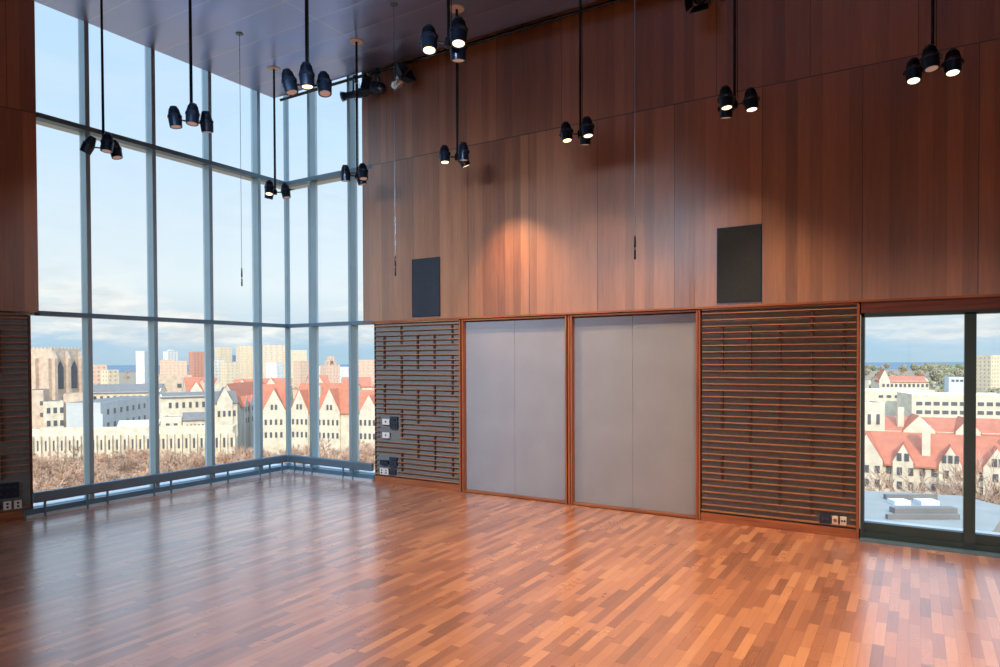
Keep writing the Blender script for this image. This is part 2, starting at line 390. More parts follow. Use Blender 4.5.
slat_screen(s2,7.415,9.15,[(.25,'A'),(.58,'C'),(.91,'D'),(1.25,'B'),(1.58,'C')],cut2)
MB().box(9.125,9.152,-.012,.115,0,2.6).build('edge_post',M['trimwood'],s2)
s3=tag(empty('slatted_screen',P0,math.atan2(DIRL.y,DIRL.x)),'slatted wood screen at the far left edge below the veneer','slatted screen')
cut3=[(.12,.52,.26,.50),(.12,.62,.12,.26)]
slat_screen(s3,.11,1.9,[(.30,'C'),(.62,'D'),(.95,'B'),(1.29,'A')],cut3,y0=-.0,back=.05,sgn=-1)
MB().box(.09,.115,-.12,.01,0,2.6).build('edge_post',M['redwood'],s3)

# wall plates set among the slats
def wall_plate(name,x0,x1,z0,z1,mat,label,cat,y=-.002,frame=None,holes=(),parent_tf=None,d=.05):
    o=empty(name,(x0,y,z0)) if frame is None else None
    if frame is not None:
        o=empty(name); o.matrix_world=frame@Matrix.Translation((x0,y,z0))
    W,H=x1-x0,z1-z0
    MB().box(0,W,0,.012,0,H).build('cover_plate',mat,o,bevel=.003)
    MB().box(.01,W-.01,.0125,.048,.01,H-.01).build('back_box',M['blackmetal'],o)
    for (cx,cz,r,m2) in holes:
        MB().lathe([(r,0),(r,-.006),(r*.7,-.008)],(cx*W,-.0,cz*H),Matrix.Rotation(-PI/2,4,'X'),12).build('socket',m2,o)
    tag(o,label,cat); return o
BL,WH,DK=M['blackmetal'],M['white'],M['socket']
wall_plate('wall_plate',2.24,2.385,.95,1.045,WH,'upper white wall plate in the screen beside the glass corner','wall plate',holes=[(.5,.5,.015,DK)])
wall_plate('connector_panel',2.405,2.555,.89,1.09,M['grille'],'dark connector panel beside the upper white plate in left screen','connector panel',holes=[(.3,.75,.016,BL),(.7,.75,.016,BL),(.3,.35,.016,BL),(.7,.35,.016,BL)])
wall_plate('wall_plate',2.24,2.385,.73,.825,WH,'lower single white wall plate beneath the dark connector panel','wall plate',holes=[(.5,.5,.015,DK)])
wall_plate('connector_panel',2.38,2.535,.265,.43,M['grille'],'dark connector panel near the floor above outlets in left screen','connector panel',holes=[(.3,.7,.018,BL),(.7,.7,.018,BL),(.5,.3,.02,BL)])
wall_plate('floor_box',2.18,2.35,.285,.37,BL,'small black plate left of the low connector panel in left screen','wall plate',holes=[(.3,.5,.02,DK),(.7,.5,.02,DK)])
wall_plate('power_outlet',2.18,2.265,.13,.235,WH,'white power outlet nearest the glass at foot of slats','power outlet',holes=[(.5,.3,.014,DK),(.5,.7,.014,DK)])
wall_plate('power_outlet',2.275,2.36,.13,.235,WH,'white power outlet second from the glass at foot of slats','power outlet',holes=[(.5,.3,.014,DK),(.5,.7,.014,DK)])
wall_plate('data_outlet',2.385,2.51,.13,.235,M['grille'],'dark grey data outlet right of two white outlets near floor','data outlet',holes=[(.3,.5,.014,BL),(.7,.5,.014,BL)])
wall_plate('connector_panel',8.755,8.87,.13,.235,BL,'black connector plate at foot of screen by the right window','connector panel',holes=[(.3,.5,.02,DK),(.7,.5,.02,DK)])
wall_plate('power_outlet',8.885,8.945,.135,.23,WH,'white outlet with brown centre beside the black plate','power outlet',holes=[(.5,.5,.02,M['trimwood'])])
wall_plate('power_outlet',8.965,9.03,.135,.23,WH,'rightmost white power outlet with two dark sockets by the window','power outlet',holes=[(.3,.5,.011,DK),(.7,.5,.011,DK)])
FL=wl.matrix_basis@Matrix.Rotation(PI,4,'Z')
def wpl(name,a,b,z0,z1,mat,label,cat,holes): wall_plate(name,-b,-a,z0,z1,mat,label,cat,y=-.004,frame=FL,holes=holes)
wpl('connector_panel',.235,.47,.275,.47,BL,'large black connector panel in the slats at far left','connector panel',[(x,z,.014,DK) for x in (.2,.5,.8) for z in (.3,.7)])
wpl('power_outlet',.21,.29,.13,.235,WH,'cream power outlet nearest the glass in far left screen','power outlet',[(.5,.3,.014,DK),(.5,.7,.014,DK)])
wpl('power_outlet',.32,.40,.13,.235,WH,'pale power outlet beneath the black panel at far left','power outlet',[(.5,.3,.014,DK),(.5,.7,.014,DK)])
wpl('data_outlet',.43,.52,.13,.235,BL,'black data outlet left of two pale outlets at far left','data outlet',[(.5,.5,.02,DK)])

# ------------------------------------------------------------------ grey fabric panels in wood frames
def fabric_panel(x0,x1,seam,label):
    o=tag(empty('acoustic_panel',(x0,0,0)),label,'acoustic panel'); W=x1-x0
    MB().box(.02,seam-x0-.001,.085,.105,.03,2.58).build('fabric_leaf',M['fabric'],o,bevel=.003)
    MB().box(seam-x0+.001,W-.02,.085,.105,.03,2.58).build('fabric_leaf',M['fabric'],o,bevel=.003)
    f=MB()
    f.box(0,.022,.0,.11,0,2.612); f.build('left_stile',M['trimwood'],o)
    MB().box(W-.022,W,.0,.11,0,2.612).build('right_stile',M['trimwood'],o)
    MB().box(.022,W-.022,.03,.11,0,.028).build('bottom_rail',M['trimwoodx'],o)
    MB().box(.022,W-.022,.02,.11,2.59,2.612).build('top_rail',M['trimwoodx'],o)
    return o
fabric_panel(3.825,5.575,4.70,'grey fabric covered panel, left of the pair, in thin wood frame')
fabric_panel(5.635,7.375,6.50,'grey fabric covered panel, right of the pair, beside dark slats')
structure(MB().box(5.592,5.618,.01,.11,0,2.61).build('trim_1',M['trimwood']))
structure(MB().box(7.386,7.406,-.005,.11,0,2.61).build('trim_2',M['trimwood']))

# ------------------------------------------------------------------ flush loudspeaker grilles
for x0,x1,lab in ((2.885,3.43,'dark blue-grey speaker grille above the left slatted screen'),(7.61,8.125,'near-black speaker grille above the dark right slatted screen')):
    o=tag(empty('speaker_grille',(x0,0,2.68)),lab,'speaker grille')
    MB().box(.01,x1-x0-.01,-.012,-.001,.01,.90).build('grille_cloth',M['grille'],o)
    f=MB(); W=x1-x0; f.box(0,.01,-.014,-.001,0,.91); f.box(W-.01,W,-.014,-.001,0,.91); f.box(.01,W-.01,-.014,-.001,0,.01); f.box(.01,W-.01,-.014,-.001,.9,.91)
    f.build('grille_frame',M['blackmetal'],o)

# ------------------------------------------------------------------ hanging spotlight clusters
HEADP=[(.020,.150),(.040,.146),(.046,.125),(.048,.118),(.052,.10),(.058,.07),(.066,.035),(.076,.030),(.078,.008),(.072,.002),(.071,-.04),(.068,-.08),(.066,-.115),(.054,-.115),(.050,-.100)]
head_me=MB().lathe(list(reversed(HEADP)),n=20).mesh('spot_head',M['blackmetal'],True)
lens_me={k:MB().lathe([(.051,-.1125),(.051,-.106)],n=20).mesh('lens',M[k]) for k in ('lens','lens_dim')}
y_=MB(); y_.box(-.082,-.076,-.012,.012,-.03,.03); y_.box(.076,.082,-.012,.012,-.03,.03); y_.tube((-.09,0,0),(-.07,0,0),.016,n=10); y_.tube((.09,0,0),(.07,0,0),.016,n=10)
for zz,rr in ((.05,.062),(.065,.059),(.08,.056),(.095,.053),(.11,.05)): y_.lathe([(rr-.006,zz),(rr+.005,zz+.001),(rr+.005,zz+.004),(rr-.006,zz+.005)],n=16)
yoke_me=y_.mesh('yoke',M['blackgloss'])
pole_me=MB().tube((0,0,0),(0,0,-1.90),.0145,n=10).mesh('pole',M['blackgloss'],True)
can_me=MB().lathe([(.10,-.012),(.105,0)],n=24).mesh('canopy',M['white'],True)
hub_me=MB().lathe([(.02,-1.99),(.035,-1.985),(.035,-1.92),(.02,-1.90)],n=14).mesh('hub',M['blackgloss'],True)
cord_me=MB().tube((.03,.0,-1.9),(.022,.0,-.02),.004,n=5).mesh('cord',M['blackgloss'])
def cam_dir(phi):
    a=math.radians(phi); return FH*math.cos(a)+RH*math.sin(a)
def cluster(x,y,heads,label,power,drop=1.95,lc=(1,.72,.46),cone=125):
    o=tag(empty('pendant_spotlight',(x,y,ZC)),label,'spotlight','spotlight clusters hanging on poles')
    for nm,me in (('pole',pole_me),('canopy',can_me),('hub',hub_me),('cord',cord_me)):
        c=bpy.data.objects.new(nm,me); col.objects.link(c); c.parent=o
    vd=Vector((x-CAM.x,y-CAM.y,0)); ang=math.degrees(math.atan2(vd.dot(RH),vd.dot(FH))) if y>-5 else 0
    for phi,tdir,tilt,lit in heads:
        phi+=ang
        d=cam_dir(phi); c=d*.165; ax=cam_dir(tdir).cross(Vector((0,0,-1)))*-1
        # tilt the head: axis (0,0,-1) leans towards cam_dir(tdir)
        aim=(Vector((0,0,-1))*math.cos(math.radians(tilt))+cam_dir(tdir)*math.sin(math.radians(tilt))).normalized()
        q=Vector((0,0,-1)).rotation_difference(aim)
        h=bpy.data.objects.new('spot_head',head_me); col.objects.link(h); h.parent=o
        h.scale=(.98,.98,.86); h.location=(c.x,c.y,-1.93); h.rotation_mode='QUATERNION'; h.rotation_quaternion=q
        yk=bpy.data.objects.new('yoke',yoke_me); col.objects.link(yk); yk.parent=h
        ln=bpy.data.objects.new('lens',lens_me['lens' if lit else 'lens_dim']); col.objects.link(ln); ln.parent=h
        MB().tube((d.x*.02,d.y*.02,-1.95),(d.x*.10,d.y*.10,-1.945),.010,n=8).build('arm',M['blackgloss'],o)
        if power:
            l=bpy.data.lights.new('spot_beam','SPOT'); l.energy=power*(lit if lit else .35); l.color=lc if lit<2 else (1,.56,.30); l.spot_size=math.radians(cone if lit<2 else 74); l.spot_blend=1; l.shadow_soft_size=.05
            lo=bpy.data.objects.new('spot_beam',l); col.objects.link(lo); lo.location=Vector((x,y,ZC-1.93))+c+aim*.135
            lo.rotation_mode='QUATERNION'; lo.rotation_quaternion=q
    return o
ND='three black spotlights on a pole '
cl=[
 (.955,-3.74,[(-75,-90,28,0),(165,180,8,0),(55,100,14,0)],'cluster of black spotlights leftmost in view, before the first window bay'),
 (2.75,-3.74,[(-85,100,8,0),(175,180,6,0),(75,0,12,0)],'cluster of black spotlights second from left, high before the third mullion'),
 (4.61,-3.76,[(-80,100,14,0),(180,90,3,1),(95,150,14,0)],'cluster of black spotlights just left of the glass corner top, one lens glowing'),
 (6.30,-3.75,[(-90,170,12,1),(150,180,10,1),(30,0,8,0)],'topmost cluster with two glowing lenses against the blue ceiling edge'),
 (.98,-1.08,[(-150,170,14,1),(-30,-60,12,0),(90,110,10,0)],'small cluster hanging right in front of the glass corner post'),
 (2.74,-1.08,[(-90,0,5,0),(150,150,12,0),(20,60,14,0)],'pole cluster hanging where the glass meets the wood wall edge'),
 (4.50,-1.06,[(-95,160,6,1),(150,0,5,0),(30,62,24,2.4)],'pole cluster with one glowing lens above the left speaker grille'),
 (6.27,-1.04,[(-90,150,10,1),(150,150,8,1),(20,0,10,0)],'pole cluster with two glowing lenses before the middle of wood wall'),
 (8.04,-1.03,[(-150,150,6,1),(-30,0,10,0),(90,150,6,1)],'pole cluster with glowing lenses above the right speaker grille'),
 (9.80,-1.00,[(-65,-150,14,1),(185,180,10,0),(72,-150,12,1)],'rightmost cluster with two glowing lenses near the upper right corner'),
]
PW=130
for i,(x,y,h,lab) in enumerate(cl): cluster(x,y,h,lab,PW*(.12,.15,.35,1.4,.12,.15,.9,1.6,1.5,1.0)[i],cone=100)
k=0
COOL_FILL=(.68,.82,1)
for x in (4.5,6.27):  # unseen clusters added as cool fill on the wood wall
    o=cluster(x,-6.45,[(-90,2,66,1),(150,8,70,1),(30,12,64,1)],'added cluster of cool white fill spotlights, unseen above the frame, turned to the walls',340,lc=COOL_FILL,cone=80)
    o['group']='added cool fill spotlights above the frame'
for x in (8.04,9.8,11.6):  # unseen warm clusters added to brighten the room
    o=cluster(x,-6.45,[(-90,-20,30,1),(150,0,20,1),(30,30,30,1)],'added cluster of warm fill spotlights nearest the viewer, unseen above the frame',90,cone=90)
    o['group']='added warm fill spotlights above the frame'
for x in (9.8,11.6):  # two more unseen clusters, added at the right for extra light
    o=cluster(x,-3.75,[(-90,-90,8,1),(150,150,8,1),(30,30,8,1)],'added cluster of fill spotlights to the right, unseen above the frame',PW); o['group']='added fill spotlights above the frame right'

# microphone cables hanging from the ceiling
for x,y,z,lab in ((1.5,-2.12,3.06,'thin hanging microphone cable in front of the left glass'),(3.87,-1.58,3.10,'thin hanging microphone cable above the left slatted screen'),(7.08,-1.40,3.08,'thin hanging microphone cable in front of mid wood wall')):
    o=tag(empty('hanging_microphone',(x,y,ZC)),lab,'microphone')
    MB().tube((0,0,0),(0,0,z+.26-ZC),.0035,n=6).build('cable',M['chrome'] if x>5 else M['alu_dark'],o)
    MB().lathe([(.004,z-ZC),(.011,z+.01-ZC),(.011,z+.10-ZC),(.006,z+.11-ZC),(.006,z+.13-ZC),(.012,z+.14-ZC),(.010,z+.24-ZC),(.003,z+.27-ZC)],n=10).build('microphone_body',M['blackgloss'],o,True)
    MB().lathe([(.05,-.01),(.055,0)],n=16).build('canopy',M['alu_dark'],o,True)

# ------------------------------------------------------------------ lighting pipe and stage lamps at the top of the wood wall
PY_,PZ_=-.19,6.60
pp=tag(empty('lighting_pipe'),'thin dark lighting pipe along the top of the wood wall','pipe')
MB().tube((.1,PY_,PZ_),(14.1,PY_,PZ_),.024,n=12).build('pipe',M['blackgloss'],pp,True)
for x in (.5,1.9,3.3,5.0,6.7,8.4,10.1,11.8,13.5):
    MB().tube((x,PY_,PZ_),(x,PY_,ZC+.5),.008,n=8).build('hanger',M['blackmetal'],pp)
def clamp(o,x):
    m=MB(); m.box(-.025,.025,-.035,.035,-.03,.04); m.tube((0,0,-.03),(0,0,-.09),.009,n=8); m.build('clamp',M['blackmetal'],o)
def stage_lamp(x,kind,rz,tilt,label,drop=.22):
    o=tag(empty('stage_light',(x,PY_,PZ_)),label,'stage light'); clamp(o,x)
    A=Matrix.Translation((0,0,-drop-.07))@Matrix.Rotation(rz,4,'Z')@Matrix.Rotation(tilt,4,'Y')   # lens looks along local +x
    B=Matrix.Translation((0,0,-drop-.07))@Matrix.Rotation(rz,4,'Z')
    # yoke: U shaped strap
    yk=MB(); h=drop-.01; ww=.115 if kind!='ellipsoidal' else .095
    for s in (-1,1): yk.box(-.014,.014,s*ww-.003,s*ww+.003,-.02,h)
    yk.box(-.014,.014,-ww,ww,h-.006,h); yk.tube((0,-ww-.03,0),(0,-ww,0),.018,n=10); yk.tube((0,ww,0),(0,ww+.03,0),.018,n=10)
    for i,v in enumerate(yk.v): yk.v[i]=tuple(B@Vector(v))
    yk.build('yoke',M['blackmetal'],o)
    R=Matrix.Rotation(PI/2,4,'Y')
    body=MB()
    if kind=='ellipsoidal':
        prof=[(.02,-.26),(.07,-.25),(.085,-.20),(.085,-.06),(.062,-.03),(.062,.19),(.078,.20),(.078,.25),(.068,.25),(.066,.22)]
        body.lathe(prof,M=A@R,n=20); body.build('lamp_body',M['blackmetal'],o,True)
        MB().lathe([(.066,.222),(.02,.232)],M=A@R,n=20).build('lens',M['chrome'],o,True)
        fr=MB(); fr.lathe([(.08,.25),(.098,.252),(.098,.262),(.08,.264)],M=A@R,n=24,closed=False); fr.build('colour_frame',M['chrome'],o)
    else:
        prof=[(.03,-.13),(.08,-.12),(.10,-.08),(.10,.10),(.085,.11),(.085,.07)]
        body.lathe(prof,M=A@R,n=20); 
        body.build('lamp_body',M['blackmetal'] if kind=='fresnel' else M['chrome'],o,True)
        MB().lathe([(.084,.071),(.02,.085)],M=A@R,n=20).build('lens',M['socket'],o,True)
        for q in range(4):
            d=MB(); Q=A@Matrix.Rotation(q*PI/2,4,'X')
            pts=[Q@Vector(p) for p in ((.105,-.095,.10),(.105,.095,.10),(.245,.13,.165),(.245,-.13,.165))]
            n=(pts[1]-pts[0]).cross(pts[2]-pts[0]).normalized()*.004
            d.prism(pts,n); d.build('barn_door',M['blackmetal'],o)
    # safety cable
    c=MB(); pts=[Vector((.03,0,.02)),Vector((.07,.03,-.12)),Vector((.06,.05,-.30)),Vector((-.02,.04,-.42)),Vector((-.05,.0,-.33))]
    for a,b in zip(pts,pts[1:]): c.tube(a,b,.004,n=5)
    c.build('cable',M['blackgloss'],o)
    o.scale=(.9,.9,.9); return o
stage_lamp(1.88,'ellipsoidal',math.radians(200),math.radians(6),'long cylindrical stage light on the pipe, aimed at the glass',.22)
stage_lamp(2.36,'fresnel',math.radians(205),math.radians(-18),'boxy stage light with barn doors in middle of pipe group',.22)
stage_lamp(2.78,'parcan',math.radians(-8),math.radians(-30),'silver bodied stage light with barn door facing up right',.22)
stage_lamp(7.47,'fresnel',math.radians(-90),math.radians(30),'stage light cropped by the top edge over the wood wall',.20)
lp=tag(empty('cable_loop',(7.73,PY_,PZ_)),'slack loop of black cable below the pipe at the top','cable')
c=MB(); pts=[Vector((.13*math.cos(a)*1.0-.0,0,-.02-.0+.36*(math.sin(a)) if math.sin(a)<0 else -.02)) for a in [PI+PI*i/12 for i in range(13)]]
for a,b in zip(pts,pts[1:]): c.tube(a,b,.005,n=6)
c.build('loop',M['blackgloss'],lp)

#==OUTSIDE==
# ------------------------------------------------------------------ the city outside
def top_z(px,py,d): return 2.0-(py-(359.9-(px-500)*.0038))/FPX*d
STONE=S(226,205,172); 
M['stone']=plain('pale_limestone',S(212,196,170),.9,0,.2,.16,.5)
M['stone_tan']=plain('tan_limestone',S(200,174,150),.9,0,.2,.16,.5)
M['stone_shade']=plain('shaded_limestone',S(186,184,178),.9,0,.2,.08,.3)  # limestone greyed for walls turned from the sun; shade is in the colour
M['glassdark']=plain('window_dark',S(92,90,92),.3,0,.5,.1,2)
M['red_tile']=plain('red_roof_tile',S(182,112,86),.85,0,.2,.10,.6)
M['slate']=plain('grey_slate',S(120,114,108),.8,0,.2,.1,.6)
M['white_roof']=plain('white_membrane_roof',S(206,208,210),.8,0,.2,.03,.5)
M['tar']=plain('dark_flat_roof',S(96,90,90),.9,0,.2,.1,.5)
def bldg(name,label,px0,d0,px1,d1,pyeave,thick,mat,cat='building',base=GROUND,ridge=None,roofmat=None,gables=(),rows=(),parapet=0,group=None,chim=()):
    """px0,d0 / px1,d1: the two ends of the facade; the body runs away from it by thick"""
    A_=spot_at(px0,d0); B_=spot_at(px1,d1); X=(B_-A_); L=X.length; a=math.atan2(X.y,X.x)
    ze=top_z((px0+px1)/2,pyeave,(d0+d1)/2); H=ze-base
    o=tag(empty(name,(A_.x,A_.y,base),a),label,cat,group)
    wm=MB(); wm.box(0,L,0,thick,0,H)
    for u,w,hh in gables:      # u centre, w width, hh rise above the eave
        wm.prism([(u-w/2,-.6,0),(u+w/2,-.6,0),(u+w/2,-.6,H+.2),(u,-.6,H+hh),(u-w/2,-.6,H+.2)],(0,1.2,0))
    rm=roofmat or M['tar']
    if ridge is not None:
        hr=top_z((px0+px1)/2,ridge,(d0+d1)/2+thick/2)-base
        wm.prism([(0,0,H),(0,thick,H),(0,thick/2,hr-.1)],(.5,0,0)); wm.prism([(L-.5,0,H),(L-.5,thick,H),(L-.5,thick/2,hr-.1)],(.5,0,0))
        r=MB(); r.prism([(-.1,-.5,H-.3),(-.1,thick/2,hr),(-.1,thick+.5,H-.3),(-.1,thick+.5,H-.6),(-.1,thick/2,hr-.35),(-.1,-.5,H-.6)],(L+.2,0,0))
        for u,w,hh in gables:
            depth=min(thick*.5,thick/2*hh/max(.5,(hr-H))+.6)
            for s in (-1,1):
                r.prism([(u,-.5,H+hh+.1),(u+s*(w/2+.3),-.5,H-.1),(u+s*(w/2+.3),-.5,H-.45),(u,-.5,H+hh-.25)][::s],(0,depth+.5,0))
        r.build('roof',rm,o)
    else:
        MB().box(.3,L-.3,.3,thick-.3,H-.05,H+.06).build('roof',rm,o)
        if parapet:
            q=MB(); q.box(0,L,0,.4,H,H+parapet); q.box(0,L,thick-.4,thick,H,H+parapet); q.box(0,.4,.4,thick-.4,H,H+parapet); q.box(L-.4,L,.4,thick-.4,H,H+parapet); q.build('parapet',mat,o)
    wm.build('walls',mat,o)
    for u,v,w,dd,hh in chim:
        MB().box(u-w/2,u+w/2,v,v+dd,H-2,H+hh).build('chimney',mat,o)
    me={}
    for (u0,u1,n,zb,w,h) in rows:   # zb measured down from the eave
        k=(round(w,2),round(h,2))
        if k not in me:
            q=MB(); q.box(-w/2,w/2,-.10,.0,0,h); q.box(-.06,.06,-.14,-.1,0,h); me[k]=q.mesh('window',M['glassdark'])
        for i in range(n):
            u=u0+(u1-u0)*(i+.5)/n
            on_g=any(abs(u-g[0])<g[1]/2 for g in gables)
            c=bpy.data.objects.new('window',me[k]); col.objects.link(c); c.parent=o; c.location=(u,-.6 if on_g else 0,H-zb)
    return o,L,H

# ground, lake
g=MB(); FHv,RHv=FH,RH
def gp(r,f): v=Vector((CAM.x,CAM.y,0))+FH*f+RH*r; return (v.x,v.y,GROUND)
g.poly([gp(-3000,-300),gp(3000,-300),gp(3000,2600),gp(-3000,2600)])
m,nt,b,_=newmat('winter_ground'); v,x,y,z_=obj_xyz(nt)
nt.links.new(ramp(nt,nz(nt,v,.06,6,.65),[(.35,S(120,104,80)),(.5,S(148,124,100)),(.65,S(126,122,90))]),b.inputs['Base Color']); b.inputs['Roughness'].default_value=.95
M['ground']=m
gr=structure(g.build('ground',M['ground']))
M['lake']=plain('lake_water',S(92,108,118),.8,0,.4,.06,.002)
lk=structure(MB().poly([(p[0],p[1],GROUND+.5) for p in (gp(-9000,2500),gp(9000,2500),gp(9000,6900),gp(-9000,6900))]).build('lake',M['lake']))

# chapel tower at the far left
o,L,H=bldg('chapel_tower','tall square gothic stone tower with two pointed openings, at far left',52,285,81,299,349,15,M['stone_tan'],cat='tower',roofmat=M['stone_tan'])
q=MB()
for i in range(9):
    q.box(i*L/8.5,i*L/8.5+L/17,0,.5,H,H+.7)
for i in range(7): q.box(0,.5,.8+i*2.1,1.9+i*2.1,H,H+.7)
q.build('battlement',M['stone_tan'],o)
q=MB()
for u in (0,L/2-.7,L-1.4):
    q.box(u,u+1.4,-1.5,0,0,H-4); q.prism([(u,-1.5,H-4),(u,0,H-4),(u,0,H-1)],(1.4,0,0))
for v_ in (.2,7,13.5): q.box(-1.5,0,v_,v_+1.4,0,H-4); 
q.build('buttress',M['stone_tan'],o)
for u in (L*.27,L*.75):
    w_=1.5; MB().prism([(u-w_,-.25,H-17),(u+w_,-.25,H-17),(u+w_,-.25,H-8),(u,-.25,H-5),(u-w_,-.25,H-8)],(0,.2,0)).build('lancet_opening',M['glassdark'],o)
bldg('chapel_hall','pale stone hall block standing in front of the square tower',43,262,63,266,403,12,M['stone'],rows=[(.5,7,3,4,1.2,2.2),(.5,7,3,9,1.2,2.2)],parapet=.6)
bldg('stone_block','stepped tan stone block at the tower\'s right foot with small windows',63,268,88,272,396,14,M['stone_tan'],rows=[(4,9.5,2,5,1.3,1.8),(4,9.5,2,9.5,1.3,1.8),(4,9.5,2,14,1.3,1.8)],parapet=.8)
bldg('stone_block','narrow grey-tan stone block between screen and tower foot',28,262,43,264,390,12,M['stone_tan'],rows=[(3,5.6,1,6,1.2,1.6),(3,5.6,1,10.5,1.2,1.6)])
bldg('long_wing','long cream wing with grey slate roof right of the tower',86,284,160,292,392,14,M['stone'],ridge=384,roofmat=M['slate'],rows=[(2,29,11,3.6,1.0,2.0)])
bldg('court_wing','receding college wing with its shaded side to the window, few dark windows',100,232,150,275,399,11,M['stone_shade'],rows=[(3,40,7,4.5,1.6,1.9),(3,40,7,9.2,1.6,1.9)],roofmat=M['slate'])
bldg('roof_plant','small white rooftop box in front of the shaded wing',92,226,102,228,416,3,M['white_roof'],parapet=.5)
bldg('low_hall','low hall with long white roof before the shaded wing',117,229,158,233,425,6,M['stone'],ridge=420,roofmat=M['white_roof'])
o,L,H=bldg('gothic_range','long low gothic range with buttresses along the trees',30,214,232,222,430,5,M['stone'],rows=[(1,62,26,6.2,.9,3.2)],parapet=.7)
q=MB()
for i in range(27):
    u=i*2.346+.6; q.box(u-.3,u+.3,-.9,0,0,H-1.5)
q.build('buttress',M['stone'],o)
bldg('square_block','peach plain block with one small window behind the cream hall',156,372,192,380,377,24,M['stone_tan'],rows=[(9,14,1,6,2.2,2.2)],parapet=.6)
bldg('college_hall','cream college hall with dark low roof between second and third mullions',160,238,209,246,396,9,M['stone'],ridge=392,roofmat=M['slate'],rows=[(2,15,6,4.2,.9,2.0),(2,15,6,9.0,.9,2.0)])
bldg('annex','grey roofed annex at the foot of the cream hall',182,228,208,231,419,6,M['stone'],ridge=412,roofmat=M['slate'],rows=[(.8,8,6,3.4,.6,1.6)])
bldg('annex','white cubic annex with two dark openings left of grey roofed annex',160,227,181,228,418,7,M['stone'],rows=[(1,6,2,3.2,1.2,1.4)],parapet=.4)
bldg('college_wing','tall cream gabled wing right of the third mullion',213,232,237,236,402,8,M['stone'],ridge=391,roofmat=M['slate'],gables=[(3.6,5,5)],rows=[(.8,7.6,4,5,.8,2),(.8,7.6,4,10,.8,2),(.8,7.6,4,15,.8,2)])
o,L,H=bldg('dormered_hall','red roofed hall receding with small dormers, before the fourth mullion',240,240,264,268,404,9,M['stone_shade'],ridge=382,roofmat=M['red_tile'],gables=[(5,3.6,3.4),(11,3.6,3.4),(17,3.6,3.4),(23,3.6,3.4)],rows=[(3,25,9,2.2,1,1.8),(3,25,9,6.2,1,1.8)])
bldg('gabled_hall','red roofed hall with a big pale gable left of the corner post',256,238,289,240,412,13,M['stone'],ridge=384,roofmat=M['red_tile'],gables=[(6,8,8)],rows=[(.6,11,6,4.5,.8,1.9),(4.6,7.4,2,-.8,.8,1.8),(.6,11,6,9,.8,1.9)],chim=[(10,3,1,1,8)])
bldg('gabled_hall','red roofed hall with two pale gables right of the corner post',290,240,350,233,412,13,M['stone'],ridge=383,roofmat=M['red_tile'],gables=[(4,7,7.5),(16,8,8)],rows=[(.6,20,11,4.5,.8,1.9),(2.6,5.4,2,-.8,.8,1.8),(14.6,17.4,2,-.8,.8,1.8),(.6,20,11,9,.8,1.9)],chim=[(9.5,3,1.2,1.2,9)])
bldg('gabled_hall','small red roofed house beside the left slatted screen',353,226,392,222,412,12,M['stone'],ridge=390,roofmat=M['red_tile'],gables=[(6,6.5,5.5)],rows=[(.6,12,7,4.5,.8,1.9),(.6,12,7,9,.8,1.9)])
for i,(a,c,e,rd,dd,lb) in enumerate([(233,262,388,379,318,'distant red roofed house behind the dormered hall'),(262,292,386,378,330,'distant red roofed house above the gabled hall'),(208,221,388,378,300,'small red roof seen right at the third mullion'),(186,205,391,377,300,'red pyramid roofed house before the reddish tower block'),(343,372,386,377,322,'distant red roofed house before the pink city blocks'),(310,330,384,375,330,'distant dark red roof just right of the corner mullion')]):
    bldg('red_roofed_house',lb,a,dd,c,dd+4,e,14,M['stone'],ridge=rd,roofmat=M['red_tile'],gables=[(4,5,4)])
# skyline
def tower(lb,a,c,py,d,wall,win,su=6,sv=4,thick=None,base=GROUND,crown=None):
    k='facade_%d_%d'%(int(a),int(py)); mt=facade(k,wall,win,su,sv)
    o,L,H=bldg('apartment_tower',lb,a,d,c,d*1.015,py,thick or max(14,(c-a)/FPX*d*.7),mt,cat='apartment tower',parapet=1.5)
    if crown:
        for (f0,f1,hh) in crown: MB().box(L*f0,L*f1,2,10,H,H+hh).build('roof_house',mt,o)
W1=S(214,208,198); P1=S(208,176,150); C1=S(212,192,160); G1=S(170,164,160)  # tower tones paled so the colours carry distance haze
tower('slender white tower left of the second mullion',144.5,149,352,1150,W1,S(190,190,195))
tower('white tower with a dark top behind the peach block',168,178.5,352,1250,W1,S(120,130,150),crown=[(.3,.7,5)])
tower('wide peach apartment block with stepped roof',160,187,362,900,P1,S(190,160,145),5,4,crown=[(0,.5,3)])
tower('reddish brown tower left of the third mullion',193.5,206,353,1000,S(196,140,118),S(150,110,104),5,4,crown=[(.2,.8,2)])
tower('thin blue-grey tower just behind the third mullion',206.5,212,356,1300,S(160,170,182),S(130,140,156))
tower('cream tower right of the third mullion',219.5,232,348,1050,C1,S(196,176,156),7,4)
tower('low pale block in front of the cream tower',214,225,361,900,W1,S(190,170,150),6,4)
tower('low cream block right of the cream tower base',226,238,363,880,C1,S(190,170,150),6,4)
tower('dark blue-grey tower between two cream towers',233,241,356,1400,S(128,138,152),S(100,110,126))
tower('broad cream tower just left of the fourth mullion',240,255,347,1000,C1,S(200,182,160),7,4,crown=[(.5,.9,2)])
tower('very wide pale beige slab tower left of corner',263,286,346,1000,S(206,186,162),S(186,166,146),8,3.6)
tower('small white slab in front of the wide beige tower',276.5,284,364,700,W1,S(205,200,190),6,3.6)
tower('pale cream slab just right of the corner post',291,307,351,1000,C1,S(206,190,168),6,4)
tower('low beige block under the pale cream slab',300,311,362,860,P1,S(190,160,145),5,4)
tower('stepped pink tower between the two right mullions',326,340,366,760,P1,S(186,150,138),4,3.6,crown=[(.2,.8,6),(.35,.65,11)])
tower('long low white block left of the stepped pink tower',312,327,367,900,W1,S(196,196,198),8,4)
